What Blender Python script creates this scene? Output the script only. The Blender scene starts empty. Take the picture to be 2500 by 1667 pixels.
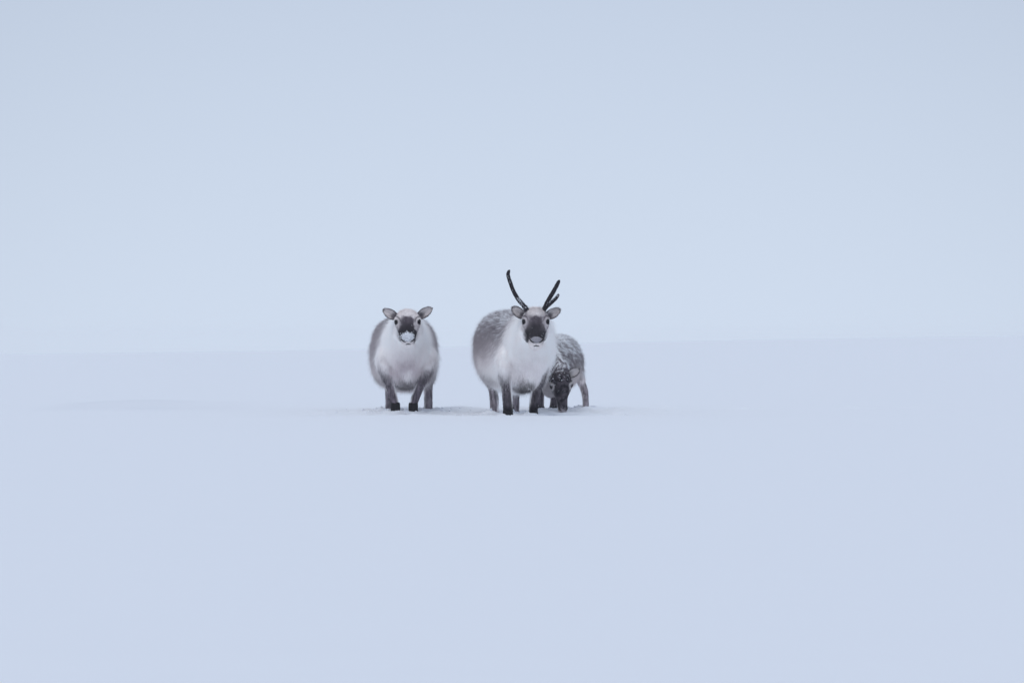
import bpy, bmesh, math, random
import numpy as np
from mathutils import Vector, Matrix, Quaternion
from mathutils.bvhtree import BVHTree

random.seed(7)
RNG = np.random.default_rng(11)
sc = bpy.context.scene
COL = sc.collection
R = math.radians

# ------------------------------------------------------------------ camera
CAM_Z = 0.608
cam = bpy.data.cameras.new('camera')
cam_o = bpy.data.objects.new('camera', cam)
COL.objects.link(cam_o)
cam_o.location = (0, 0, CAM_Z)
cam_o.rotation_euler = (R(90), 0, 0)
cam.sensor_width = 36
cam.lens = 70
cam.clip_start = 0.05
cam.clip_end = 3000
cam.dof.use_dof = True
cam.dof.focus_distance = 16.4
cam.dof.aperture_fstop = 4.0
sc.camera = cam_o

# ------------------------------------------------------------------ sky: high overcast over snow
SUN_EL, SUN_AZ = R(56), R(205)          # veiled sun, behind the photographer
w = bpy.data.worlds.new('World')
sc.world = w
w.use_nodes = True
nt = w.node_tree
nt.nodes.clear()
wo = nt.nodes.new('ShaderNodeOutputWorld')
bg = nt.nodes.new('ShaderNodeBackground')
bg.inputs['Strength'].default_value = 0.1
sky = nt.nodes.new('ShaderNodeTexSky')
sky.sky_type = 'NISHITA'
sky.sun_disc = False
sky.sun_elevation = SUN_EL
sky.sun_rotation = SUN_AZ
sky.air_density = 1.0
sky.dust_density = 6.0
tc = nt.nodes.new('ShaderNodeTexCoord')
sep = nt.nodes.new('ShaderNodeSeparateXYZ')
nt.links.new(tc.outputs['Generated'], sep.inputs[0])
ramp = nt.nodes.new('ShaderNodeValToRGB')          # cloud deck: pale at the snow horizon, greyer overhead
el = ramp.color_ramp.elements
el[0].position = 0.0
el[0].color = (0.668, 0.765, 0.912, 1)
el[1].position = 1.0
el[1].color = (0.560, 0.637, 0.780, 1)
e = el.new(0.17); e.color = (0.580, 0.668, 0.815, 1)
mul = nt.nodes.new('ShaderNodeVectorMath'); mul.operation = 'SCALE'
mul.inputs['Scale'].default_value = 10.0
mix = nt.nodes.new('ShaderNodeMix'); mix.data_type = 'RGBA'
mix.inputs['Factor'].default_value = 0.95
nt.links.new(sep.outputs['Z'], ramp.inputs['Fac'])
glow = nt.nodes.new('ShaderNodeMapRange')           # lens edge darkening put into the sky colour, dimmer away from view axis
glow.interpolation_type = 'SMOOTHSTEP'
glow.inputs['From Min'].default_value = 0.93
glow.inputs['From Max'].default_value = 1.0
glow.inputs['To Min'].default_value = 9.25
glow.inputs['To Max'].default_value = 10.0
nt.links.new(sep.outputs['Y'], glow.inputs['Value'])
nt.links.new(glow.outputs['Result'], mul.inputs['Scale'])
nt.links.new(ramp.outputs['Color'], mul.inputs[0])
nt.links.new(sky.outputs['Color'], mix.inputs['A'])
nt.links.new(mul.outputs['Vector'], mix.inputs['B'])
nt.links.new(mix.outputs['Result'], bg.inputs['Color'])
nt.links.new(bg.outputs['Background'], wo.inputs['Surface'])

sun = bpy.data.lights.new('sun', 'SUN')
sun.energy = 0.66
sun.angle = R(40)
sun.color = (1.0, 0.97, 0.93)
sun_o = bpy.data.objects.new('sun', sun)
COL.objects.link(sun_o)
_d = Vector((math.sin(SUN_AZ) * math.cos(SUN_EL), math.cos(SUN_AZ) * math.cos(SUN_EL), math.sin(SUN_EL)))
sun_o.rotation_euler = (-_d).to_track_quat('-Z', 'Y').to_euler()

vs = sc.view_settings
vs.view_transform = 'Standard'
vs.look = 'None'
vs.exposure = 0.0
vs.gamma = 1.0
vs.use_curve_mapping = False
sc.cycles.use_denoising = True
sc.cycles.max_bounces = 18
sc.cycles.diffuse_bounces = 14
sc.cycles.transmission_bounces = 10
sc.cycles.volume_bounces = 8

# ------------------------------------------------------------------ small maths
def sm(a, b, x):
    t = np.clip((np.asarray(x, float) - a) / (b - a), 0, 1)
    return t * t * (3 - 2 * t)

def _hash(i, j, k, seed):
    h = (i * 374761393 + j * 668265263 + k * 2147483647 + seed * 974711) & 0xFFFFFFFF
    h = ((h ^ (h >> 13)) * 1274126177) & 0xFFFFFFFF
    h = ((h ^ (h >> 16)) * 2246822519) & 0xFFFFFFFF
    return ((h ^ (h >> 15)) & 0xFFFFFF) / float(0xFFFFFF)

def vnoise(p, seed=0):
    p = np.asarray(p, float)
    i = np.floor(p).astype(np.int64)
    f = p - i
    f = f * f * (3 - 2 * f)
    out = 0
    for a in (0, 1):
        for b in (0, 1):
            for c in (0, 1):
                wgt = (f[:, 0] if a else 1 - f[:, 0]) * (f[:, 1] if b else 1 - f[:, 1]) * (f[:, 2] if c else 1 - f[:, 2])
                out = out + wgt * _hash(i[:, 0] + a, i[:, 1] + b, i[:, 2] + c, seed)
    return out

def fbm(p, seed=0, octv=3):
    s, amp, tot = 0, 1.0, 0
    for o in range(octv):
        s = s + amp * vnoise(np.asarray(p) * (2 ** o), seed + o * 13)
        tot += amp
        amp *= 0.5
    return s / tot

def nrm(v):
    return v / np.maximum(np.linalg.norm(v, axis=-1, keepdims=True), 1e-9)

# ------------------------------------------------------------------ materials
def base_mat(name):
    m = bpy.data.materials.new(name)
    m.use_nodes = True
    return m, m.node_tree, m.node_tree.nodes['Principled BSDF']

def mat_snow():
    m, t, b = base_mat('snow')
    b.inputs['Base Color'].default_value = (0.845, 0.875, 0.925, 1)
    b.inputs['Roughness'].default_value = 0.75
    b.inputs['Specular IOR Level'].default_value = 0.25
    tcn = t.nodes.new('ShaderNodeTexCoord')
    n1 = t.nodes.new('ShaderNodeTexNoise'); n1.inputs['Scale'].default_value = 55; n1.inputs['Detail'].default_value = 5
    n2 = t.nodes.new('ShaderNodeTexNoise'); n2.inputs['Scale'].default_value = 3.0; n2.inputs['Detail'].default_value = 4
    mp = t.nodes.new('ShaderNodeMapping'); mp.inputs['Scale'].default_value = (0.5, 1.6, 1)
    b1 = t.nodes.new('ShaderNodeBump'); b1.inputs['Strength'].default_value = 0.10; b1.inputs['Distance'].default_value = 0.01
    b2 = t.nodes.new('ShaderNodeBump'); b2.inputs['Strength'].default_value = 0.12; b2.inputs['Distance'].default_value = 0.05
    t.links.new(tcn.outputs['Object'], n1.inputs['Vector'])
    t.links.new(tcn.outputs['Object'], mp.inputs['Vector'])
    t.links.new(mp.outputs['Vector'], n2.inputs['Vector'])
    t.links.new(n1.outputs['Fac'], b1.inputs['Height'])
    t.links.new(n2.outputs['Fac'], b2.inputs['Height'])
    t.links.new(b1.outputs['Normal'], b2.inputs['Normal'])
    t.links.new(b2.outputs['Normal'], b.inputs['Normal'])
    at = t.nodes.new('ShaderNodeAttribute'); at.attribute_name = 'dark_patch'      # slightly darker snow colour in a patch over the left drift
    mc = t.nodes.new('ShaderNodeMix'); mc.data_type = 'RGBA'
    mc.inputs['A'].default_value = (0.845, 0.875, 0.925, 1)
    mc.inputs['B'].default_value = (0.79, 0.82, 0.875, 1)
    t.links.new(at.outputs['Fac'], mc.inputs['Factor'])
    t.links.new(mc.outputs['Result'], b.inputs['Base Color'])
    return m

def mat_attr(name, rough=0.85, spec=0.2, bump=0.0, bscale=150):
    m, t, b = base_mat(name)
    a = t.nodes.new('ShaderNodeAttribute'); a.attribute_name = 'coat'
    b.inputs['Roughness'].default_value = rough
    b.inputs['Specular IOR Level'].default_value = spec
    t.links.new(a.outputs['Color'], b.inputs['Base Color'])
    if bump:
        tcn = t.nodes.new('ShaderNodeTexCoord')
        n = t.nodes.new('ShaderNodeTexNoise'); n.inputs['Scale'].default_value = bscale; n.inputs['Detail'].default_value = 4
        bp = t.nodes.new('ShaderNodeBump'); bp.inputs['Strength'].default_value = bump; bp.inputs['Distance'].default_value = 0.004
        t.links.new(tcn.outputs['Object'], n.inputs['Vector'])
        t.links.new(n.outputs['Fac'], bp.inputs['Height'])
        t.links.new(bp.outputs['Normal'], b.inputs['Normal'])
    return m

def mat_fur():
    m = bpy.data.materials.new('fur')
    m.use_nodes = True
    t = m.node_tree
    t.nodes.clear()
    o = t.nodes.new('ShaderNodeOutputMaterial')
    a = t.nodes.new('ShaderNodeAttribute'); a.attribute_name = 'coat'
    d = t.nodes.new('ShaderNodeBsdfDiffuse')
    tr = t.nodes.new('ShaderNodeBsdfTranslucent')
    mx = t.nodes.new('ShaderNodeMixShader'); mx.inputs['Fac'].default_value = 0.45
    t.links.new(a.outputs['Color'], d.inputs['Color'])
    t.links.new(a.outputs['Color'], tr.inputs['Color'])
    t.links.new(d.outputs[0], mx.inputs[1])
    t.links.new(tr.outputs[0], mx.inputs[2])
    t.links.new(mx.outputs[0], o.inputs['Surface'])
    return m

def mat_plain(name, col, rough=0.6, spec=0.3, noise=0.0, nscale=60, coat=0.0):
    m, t, b = base_mat(name)
    b.inputs['Roughness'].default_value = rough
    b.inputs['Specular IOR Level'].default_value = spec
    b.inputs['Coat Weight'].default_value = coat
    tcn = t.nodes.new('ShaderNodeTexCoord')
    n = t.nodes.new('ShaderNodeTexNoise'); n.inputs['Scale'].default_value = nscale; n.inputs['Detail'].default_value = 4
    mr = t.nodes.new('ShaderNodeMix'); mr.data_type = 'RGBA'
    mr.inputs['A'].default_value = (*[c * (1 - noise) for c in col], 1)
    mr.inputs['B'].default_value = (*[min(1, c * (1 + noise)) for c in col], 1)
    t.links.new(tcn.outputs['Object'], n.inputs['Vector'])
    t.links.new(n.outputs['Fac'], mr.inputs['Factor'])
    t.links.new(mr.outputs['Result'], b.inputs['Base Color'])
    if noise:
        bp = t.nodes.new('ShaderNodeBump'); bp.inputs['Strength'].default_value = 0.4; bp.inputs['Distance'].default_value = 0.003
        t.links.new(n.outputs['Fac'], bp.inputs['Height'])
        t.links.new(bp.outputs['Normal'], b.inputs['Normal'])
    return m

M_SNOW = mat_snow()
M_BODY = mat_attr('hide', 0.9, 0.1)
M_EAR = mat_attr('ear_skin', 0.9, 0.1, 0.3)
M_FUR = mat_fur()
M_EYE = mat_plain('eye', (0.006, 0.005, 0.006), 0.25, 0.3, 0.1, 40)
M_HOOF = mat_plain('hoof_horn', (0.012, 0.011, 0.014), 0.7, 0.2, 0.4, 90)
M_VELVET = mat_plain('antler_velvet', (0.028, 0.025, 0.032), 0.95, 0.1, 0.5, 160)
M_NOSE = mat_plain('nose_skin', (0.27, 0.26, 0.29), 0.75, 0.25, 0.5, 190)
M_LINE = mat_plain('dark_skin', (0.012, 0.010, 0.013), 0.6, 0.2, 0.3, 80)
M_FLECK = mat_plain('clinging_snow', (0.84, 0.86, 0.90), 0.8, 0.15, 0.06, 260)

M_MUZZLE = mat_plain('wet_snow', (0.52, 0.53, 0.57), 0.85, 0.15, 0.30, 170)

# ------------------------------------------------------------------ mesh helpers
def link(name, data, parent=None, mat=None):
    o = bpy.data.objects.new(name, data)
    COL.objects.link(o)
    if parent is not None:
        o.parent = parent
    if mat is not None and hasattr(data, 'materials'):
        data.materials.append(mat)
    return o

def mesh_from(name, v, f, smooth=True):
    me = bpy.data.meshes.new(name)
    me.from_pydata([tuple(map(float, a)) for a in v], [], [tuple(map(int, a)) for a in f])
    me.update()
    if smooth:
        me.polygons.foreach_set('use_smooth', np.ones(len(me.polygons), bool))
    return me

def set_coat(me, cols):
    a = me.attributes.new('coat', 'FLOAT_COLOR', 'POINT')
    c = np.ones((len(cols), 4), np.float32)
    c[:, :3] = cols
    a.data.foreach_set('color', c.ravel())

def catmull(P, n):
    """smooth resample of a polyline of row vectors (all columns)"""
    P = np.asarray(P, float)
    k = len(P)
    out = []
    ts = np.linspace(0, k - 1, n)
    for t in ts:
        i = min(int(t), k - 2)
        u = t - i
        p0 = P[max(i - 1, 0)]; p1 = P[i]; p2 = P[i + 1]; p3 = P[min(i + 2, k - 1)]
        out.append(0.5 * ((2 * p1) + (-p0 + p2) * u + (2 * p0 - 5 * p1 + 4 * p2 - p3) * u * u + (-p0 + 3 * p1 - 3 * p2 + p3) * u ** 3))
    return np.array(out)

def loft(rows, n=24, seg=None, up=(0, 0, 1), expo=2.0, egg=0.0, shape=None):
    """rows: x y z half_width half_height -> closed tube (verts, faces)"""
    rows = np.asarray(rows, float)
    if rows.shape[1] == 4:
        rows = np.hstack([rows, rows[:, 3:4]])
    if seg:
        rows = catmull(rows, seg)
        rows[:, 3:] = np.maximum(rows[:, 3:], 0.002)
    C = rows[:, :3]
    T = nrm(np.gradient(C, axis=0))
    up = np.asarray(up, float)
    V, F = [], []
    m = len(C)
    for i in range(m):
        lat = np.cross(T[i], up); lat /= max(np.linalg.norm(lat), 1e-9)
        ver = np.cross(lat, T[i])
        for j in range(n):
            a = 2 * math.pi * j / n
            c, s = math.cos(a), math.sin(a)
            cc = math.copysign(abs(c) ** (2 / expo), c)
            ss = math.copysign(abs(s) ** (2 / expo), s)
            wmul = 1.0 - egg * ss
            k = shape(a, i / (m - 1)) if shape else 1.0
            V.append(C[i] + (lat * cc * rows[i, 3] * wmul + ver * ss * rows[i, 4]) * k)
    for i in range(m - 1):
        for j in range(n):
            a, b = i * n + j, i * n + (j + 1) % n
            F.append((a, b, b + n, a + n))
    V.append(C[0]); V.append(C[-1])
    c0, c1 = len(V) - 2, len(V) - 1
    for j in range(n):
        F.append((c0, (j + 1) % n, j))
        F.append((c1, (m - 1) * n + j, (m - 1) * n + (j + 1) % n))
    return V, F

def fuse(name, lofts, voxel, smooth_it):
    """union of closed tubes as one continuous skin"""
    V, F = [], []
    for v, f in lofts:
        k = len(V)
        V += list(v)
        F += [tuple(a + k for a in q) for q in f]
    me = mesh_from(name, V, F, False)
    bm = bmesh.new(); bm.from_mesh(me)
    bmesh.ops.recalc_face_normals(bm, faces=bm.faces)
    bm.to_mesh(me); bm.free()
    o = link(name, me)
    r = o.modifiers.new('r', 'REMESH'); r.mode = 'VOXEL'; r.voxel_size = voxel; r.adaptivity = 0.0
    s = o.modifiers.new('s', 'SMOOTH'); s.factor = 0.5; s.iterations = smooth_it
    dg = bpy.context.evaluated_depsgraph_get()
    out = bpy.data.meshes.new_from_object(o.evaluated_get(dg))
    bpy.data.objects.remove(o)
    bpy.data.meshes.remove(me)
    out.name = name
    out.polygons.foreach_set('use_smooth', np.ones(len(out.polygons), bool))
    return out

def mesh_arrays(me):
    me.calc_loop_triangles()
    v = np.empty(len(me.vertices) * 3); me.vertices.foreach_get('co', v); v = v.reshape(-1, 3)
    n = np.empty(len(me.vertices) * 3); me.vertices.foreach_get('normal', n); n = n.reshape(-1, 3)
    t = np.empty(len(me.loop_triangles) * 3, np.int32); me.loop_triangles.foreach_get('vertices', t); t = t.reshape(-1, 3)
    return v, n, t

def scatter(me, count, density=None):
    v, n, t = mesh_arrays(me)
    a, b, c = v[t[:, 0]], v[t[:, 1]], v[t[:, 2]]
    area = np.linalg.norm(np.cross(b - a, c - a), axis=1)
    if density is not None:
        area = area * density((a + b + c) / 3, nrm(n[t].sum(1)))
    p = area / area.sum()
    idx = RNG.choice(len(t), count, p=p)
    r1 = np.sqrt(RNG.random(count))[:, None]; r2 = RNG.random(count)[:, None]
    w0, w1, w2 = 1 - r1, r1 * (1 - r2), r1 * r2
    P = w0 * a[idx] + w1 * b[idx] + w2 * c[idx]
    N = nrm(w0 * n[t[idx, 0]] + w1 * n[t[idx, 1]] + w2 * n[t[idx, 2]])
    return P, N

def hair_object(name, P, N, length, flow, lift, droop, col, rad, parent, K=5, jitter=0.12, tip=None):
    m = len(P)
    ft = flow - N * np.sum(flow * N, axis=1, keepdims=True)
    ft = nrm(ft)
    lo = np.stack([vnoise(P * 14, s) - 0.5 for s in (1, 2, 3)], 1) * 0.5
    hi = RNG.normal(0, 1, (m, 3)) * jitter
    D = nrm(ft * (1 - lift[:, None]) + N * lift[:, None] + lo * 0.5 + hi)
    t = np.linspace(0, 1, K)[None, :, None]
    L = length[:, None, None]
    G = np.array([0, 0, -1.0])[None, None, :]
    X = P[:, None, :] - N[:, None, :] * 0.002 + L * (t * D[:, None, :] + t * t * droop[:, None, None] * G)
    cu = bpy.data.hair_curves.new(name)
    cu.add_curves([K] * m)
    cu.attributes['position'].data.foreach_set('vector', X.astype(np.float32).ravel())
    ra = cu.attributes.get('radius') or cu.attributes.new('radius', 'FLOAT', 'POINT')
    rr = rad[:, None] * (1 - 0.75 * np.linspace(0, 1, K)[None, :])
    ra.data.foreach_set('value', rr.astype(np.float32).ravel())
    ca = cu.attributes.new('coat', 'FLOAT_COLOR', 'POINT')
    cc = np.ones((m, K, 4), np.float32)
    cc[:, :, :3] = col[:, None, :]
    if tip is not None:
        tt = (np.linspace(0, 1, K) ** 1.5)[None, :, None]
        cc[:, :, :3] = cc[:, :, :3] * (1 - tt) + tip[:, None, :] * tt
    ca.data.foreach_set('color', cc.ravel())
    cu.materials.append(M_FUR)
    return link(name, cu, parent)

OCT_V = np.array([(1, 0, 0), (-1, 0, 0), (0, 1, 0), (0, -1, 0), (0, 0, 1), (0, 0, -1)], float)
OCT_F = np.array([(0, 2, 4), (2, 1, 4), (1, 3, 4), (3, 0, 4), (2, 0, 5), (1, 2, 5), (3, 1, 5), (0, 3, 5)])
def crumbs(name, P, size, parent, mat, squash=0.7):
    m = len(P)
    S = size[:, None, None] * (0.6 + 0.8 * RNG.random((m, 6, 3)))
    q = nrm(RNG.normal(0, 1, (m, 3)))
    ang = RNG.random(m) * 6.28
    V = OCT_V[None] * S
    c, s = np.cos(ang)[:, None, None], np.sin(ang)[:, None, None]
    k = q[:, None, :]
    V = V * c + np.cross(np.broadcast_to(k, V.shape), V) * s + k * np.sum(V * k, -1, keepdims=True) * (1 - c)
    V[:, :, 2] *= squash
    V = V + P[:, None, :]
    F = OCT_F[None] + (np.arange(m) * 6)[:, None, None]
    me = bpy.data.meshes.new(name)
    me.from_pydata(V.reshape(-1, 3).tolist(), [], F.reshape(-1, 3).tolist())
    me.update()
    o = link(name, me, parent, mat)
    o['kind'] = 'stuff'
    return o

# ------------------------------------------------------------------ terrain
FEET = []                                   # world x, y of every hoof, filled from the poses below
def poses():
    return {
        'pale': dict(loc=(-0.900, 16.94), feet=[(-.092, .0), (.060, .0), (-.150, .66), (.196, .66)]),
        'antlered': dict(loc=(0.071, 16.20), feet=[(-.105, .0), (.101, .05), (-.222, .64), (-.050, .70)]),
        'calf': dict(loc=(0.459, 17.43), feet=[(-.205, .06), (-.098, .0), (-.05, .55), (.195, .42)]),
    }
POSE = poses()
for k, p in POSE.items():
    X, Y = p['loc']
    p['rot'] = -math.atan2(X, Y)
    c, s = math.cos(p['rot']), math.sin(p['rot'])
    p['world_feet'] = [(X + c * a - s * b, Y + s * a + c * b) for a, b in p['feet']]
    FEET += p['world_feet']

def height(x, y):
    x = np.asarray(x, float); y = np.asarray(y, float)
    z0 = np.zeros_like(x)
    def P(sx, sy, off=0.0):
        return np.stack([x * sx + off, y * sy + off, z0 + off], -1).reshape(-1, 3)
    def nz(sx, sy, seed, octv=3):
        return (fbm(P(sx, sy, 31.7), seed, octv).reshape(x.shape) - 0.5)
    # the far swell that makes the skyline, falling to the left
    crest = 0.393 + 1.2 * np.tanh((x * 0.0199 + 0.05 * np.sin(x * 0.13)) / 1.2)
    h = sm(26, 112, y) * crest - 0.7 * sm(112, 190, y) - 0.010 * np.maximum(y - 150, 0)
    h = h + nz(0.09, 0.14, 3) * 0.10 * sm(22, 50, y)
    # wind-smoothed snow close to the photographer
    h = h + nz(0.35, 0.6, 5, 2) * 0.012 * (1 - sm(14.5, 16.0, y))
    # low lip in front of the animals
    lip = np.exp(-((y - 15.75 - 0.03 * x) / 0.28) ** 2) * (0.010 + 0.010 * sm(-2.6, -1.0, x) * (1 - sm(0.6, 1.8, x)))
    h = h + lip
    # a shallow drift out to the left
    h = h + 0.05 * np.exp(-((x + 3.55) / 0.75) ** 2 - ((y - 18.9) / 0.40) ** 2)
    h = h + 0.03 * np.exp(-((x + 2.6) / 0.8) ** 2 - ((y - 19.3) / 0.5) ** 2)
    # trampled strip
    band = sm(15.95, 16.25, y - 0.03 * x) * (1 - sm(18.0, 18.9, y))
    ends = sm(-2.4, -1.1, x) * (1 - sm(0.9, 1.9, x))
    lumps = np.maximum(nz(3.6, 3.2, 9, 3) + 0.06, -0.10)
    fine = nz(13, 11, 17, 3)
    fine2 = nz(24, 20, 19, 2)
    h = h + band * ends * (lumps * 0.062 + fine * 0.035 - 0.004)
    # line of old tracks running off to the right
    tr = np.exp(-((y - 18.2 - 0.18 * np.sin(x * 1.9)) / 0.20) ** 2) * sm(0.9, 1.5, x) * (1 - sm(4.0, 5.2, x))
    h = h + tr * (np.maximum(nz(5.0, 5.0, 23, 3), -0.05) * 0.10)
    # hoof hollows with a pushed-up rim
    for fx, fy in FEET:
        d = np.hypot(x - fx, y - fy)
        h = h * (1 - 0.8 * np.exp(-(d / 0.10) ** 2)) - 0.010 * np.exp(-(d / 0.055) ** 2) + 0.020 * np.exp(-((d - 0.078) / 0.03) ** 2) * np.clip(0.2 + 2.4 * (fine2 + 0.32), 0, 2)
    return h

def axis(dense_lo, dense_hi, step, lo, hi, grow=1.12):
    mid = list(np.arange(dense_lo, dense_hi + 1e-6, step))
    a, s = [], step
    p = dense_lo
    while p > lo:
        s *= grow; p -= s; a.append(p)
    b, s = [], step
    p = mid[-1]
    while p < hi:
        s *= grow; p += s; b.append(p)
    return np.array(a[::-1] + mid + b)

gx = axis(-2.6, 2.2, 0.018, -260, 260)
gy = axis(15.3, 19.0, 0.018, -120, 290, 1.07)
GX, GY = np.meshgrid(gx, gy)
GZ = height(GX, GY)
nx, ny = len(gx), len(gy)
ii = (np.arange(ny - 1)[:, None] * nx + np.arange(nx - 1)[None, :]).ravel()
gf = np.stack([ii, ii + 1, ii + nx + 1, ii + nx], 1)
gm = mesh_from('snow_ground', np.stack([GX, GY, GZ], -1).reshape(-1, 3).tolist(), gf.tolist())
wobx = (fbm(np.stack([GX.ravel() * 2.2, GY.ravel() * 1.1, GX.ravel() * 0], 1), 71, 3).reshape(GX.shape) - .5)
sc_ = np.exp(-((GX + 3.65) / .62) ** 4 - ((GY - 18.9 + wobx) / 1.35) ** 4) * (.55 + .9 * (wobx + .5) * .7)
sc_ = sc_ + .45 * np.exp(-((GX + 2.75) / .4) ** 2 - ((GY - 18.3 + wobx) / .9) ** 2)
at_ = gm.attributes.new('dark_patch', 'FLOAT', 'POINT')
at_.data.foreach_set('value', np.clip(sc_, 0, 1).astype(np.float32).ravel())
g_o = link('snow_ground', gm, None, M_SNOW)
g_o['kind'] = 'structure'
g_o['label'] = 'smooth wind packed snowfield rising to a faint skyline'

# ------------------------------------------------------------------ coat colours (albedo)
WHITE = np.array((0.985, 0.955, 0.945))
CREAM = np.array((0.86, 0.805, 0.795))
GREY = np.array((0.46, 0.415, 0.435))
SLATE = np.array((0.155, 0.132, 0.152))
DARK = np.array((0.052, 0.042, 0.053))
BLACK = np.array((0.012, 0.010, 0.014))
SNOWC = np.array((0.90, 0.915, 0.93))

def lerp(c, d, k):
    return c * (1 - k[:, None]) + np.asarray(d) * k[:, None]

# ------------------------------------------------------------------ reindeer
class Head:
    def __init__(s, o, pitch, scale=1.0, yaw=0.0, roll=0.0, slim=1.0):
        s.o = np.array(o, float)
        p = R(pitch)
        rot = np.array((Matrix.Rotation(R(yaw), 3, 'Z') @ Matrix.Rotation(R(roll), 3, 'Y')))
        s.X = rot @ np.array((1.0, 0, 0))
        s.F = rot @ np.array((0, -math.cos(p), -math.sin(p)))
        s.U = rot @ np.array((0, -math.sin(p), math.cos(p)))
        s.k = scale
        s.slim = slim
    def at(s, x, a, u):
        return s.o + (s.X * x + s.F * a + s.U * u) * s.k
    def local(s, P):
        d = (P - s.o) / s.k
        return d @ s.X, d @ s.F, d @ s.U
    def loft(s):
        rows = [(-.185, -.040, .045, .050), (-.14, -.024, .082, .080), (-.09, -.014, .097, .094), (-.04, -.014, .106, .096),
                (0, -.012, .106, .088), (.05, -.018, .091, .077), (.10, -.026, .073, .068), (.15, -.031, .064, .062),
                (.19, -.036, .061, .058), (.215, -.041, .056, .051), (.238, -.046, .043, .038), (.248, -.05, .02, .018)]
        rows = catmull(rows, 34)
        if s.slim != 1.0:
            k_ = sm(.02, .13, rows[:, 0])
            rows[:, 2] *= 1 - (1 - s.slim) * k_
        V, F = [], []
        n = 28
        for a, u, hw, hh in rows:
            for j in range(n):
                th = 2 * math.pi * j / n
                c, q = math.cos(th), math.sin(th)
                e = 2.0 if a < 0.06 else 2.25
                cc = math.copysign(abs(c) ** (2 / e), c); ss = math.copysign(abs(q) ** (2 / e), q)
                wm = 1.0 - 0.30 * max(0, -ss)               # jaw narrower than brow
                V.append(s.at(cc * hw * wm, a, u + ss * hh))
        m = len(rows)
        for i in range(m - 1):
            for j in range(n):
                a, b = i * n + j, i * n + (j + 1) % n
                F.append((a, b, b + n, a + n))
        V.append(s.at(0, rows[0][0], rows[0][1])); V.append(s.at(0, rows[-1][0], rows[-1][1]))
        for j in range(n):
            F.append((len(V) - 2, (j + 1) % n, j)); F.append((len(V) - 1, (m - 1) * n + j, (m - 1) * n + (j + 1) % n))
        return V, F
    def extras(s):
        out = []
        for sd in (-1, 1):                                  # brow ridge above each eye
            out.append(loft([tuple(s.at(sd * .062, -.045, .058)) + (.014,), tuple(s.at(sd * .088, -.02, .040)) + (.021,), tuple(s.at(sd * .098, .02, .022)) + (.012,)], 12, 8))
        return out

def seg_dist(P, A, B):
    A, B = np.asarray(A, float), np.asarray(B, float)
    d = B - A
    t = np.clip(((P - A) @ d) / (d @ d), 0, 1)
    return np.linalg.norm(P - (A + t[:, None] * d), axis=1), t

def path_dist(P, pts):
    best = np.full(len(P), 9.0)
    for a, b in zip(pts[:-1], pts[1:]):
        best = np.minimum(best, seg_dist(P, a[:3], b[:3])[0])
    return best

def poly_in(px, pz, poly):
    inside = np.zeros(len(px), bool)
    k = len(poly)
    for i in range(k):
        x1, y1 = poly[i]; x2, y2 = poly[(i + 1) % k]
        cross = ((y1 > pz) != (y2 > pz)) & (px < (x2 - x1) * (pz - y1) / (y2 - y1 + 1e-12) + x1)
        inside ^= cross
    return inside

def ear(parent, hd, base, tip, width, face, depth, col_out, inner, rim, dark_in, name='ear'):
    base, tip, face = np.array(base, float), np.array(tip, float), np.array(face, float)
    ax = tip - base; L = np.linalg.norm(ax); ax /= L
    face = face - ax * (face @ ax); face /= np.linalg.norm(face)
    lat = np.cross(ax, face)
    nu, nv = 20, 15
    V, C = [], []
    for layer in (0, 1):
        for i in range(nu):
            u = i / (nu - 1)
            wdt = width * ((0.80 + 0.20 * math.sin(u / 0.35 * math.pi / 2)) if u < 0.35 else max(0.10, math.sqrt(max(0.0, 1 - ((u - 0.35) / 0.652) ** 1.8))))
            for j in range(nv):
                v = -1 + 2 * j / (nv - 1)
                cup = depth * (1 - v * v) * (0.4 + 0.6 * (1 - u)) + (0.006 if layer else 0.0) * (1 - abs(v) ** 4)
                V.append(base + ax * L * u + lat * v * wdt - face * cup)
                r = max(abs(v) ** 5, u ** 16)
                r = sm(0.40, 0.8, r)
                if layer == 0:
                    dk = 0.80 * (1 - sm(0.22, 0.62, u + 0.30 * abs(v))) + 0.30 * vnoise(np.array([[u * 9, v * 6, 3.3]]), 5)[0]
                    c = inner * (1 - dk) + dark_in * dk
                    c = c * (1 - r) + rim * r
                else:
                    c = col_out * (1 - r) + rim * r
                C.append(c)
    F = []
    n1 = nu * nv
    for i in range(nu - 1):
        for j in range(nv - 1):
            a = i * nv + j
            F.append((a, a + 1, a + nv + 1, a + nv))
            F.append((n1 + a, n1 + a + nv, n1 + a + nv + 1, n1 + a + 1))
    edge = [i * nv for i in range(nu)] + [(nu - 1) * nv + j for j in range(1, nv)] + [i * nv + nv - 1 for i in range(nu - 2, -1, -1)]
    for a, b in zip(edge[:-1], edge[1:]):
        F.append((a, b, n1 + b, n1 + a))
    me = mesh_from(name, V, F)
    C = np.array(C)
    set_coat(me, C)
    o = link(name, me, parent, M_EAR)
    # short hair on both faces, longer along the rim
    v, n, t = mesh_arrays(me)
    P, N = scatter(me, 2600)
    dist = ((P[:, None, :] - v[None, ::1, :]) ** 2).sum(-1).argmin(1)
    col = C[dist] * RNG.uniform(0.75, 1.15, (len(P), 1))
    flow = np.tile(ax, (len(P), 1)) + 0.2 * RNG.normal(0, 1, (len(P), 3))
    hair_object('fur', P, N, RNG.uniform(.007, .018, len(P)), flow, np.full(len(P), .22), np.zeros(len(P)), col,
                np.full(len(P), .0008), o, K=3, jitter=.15)
    return o

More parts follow.
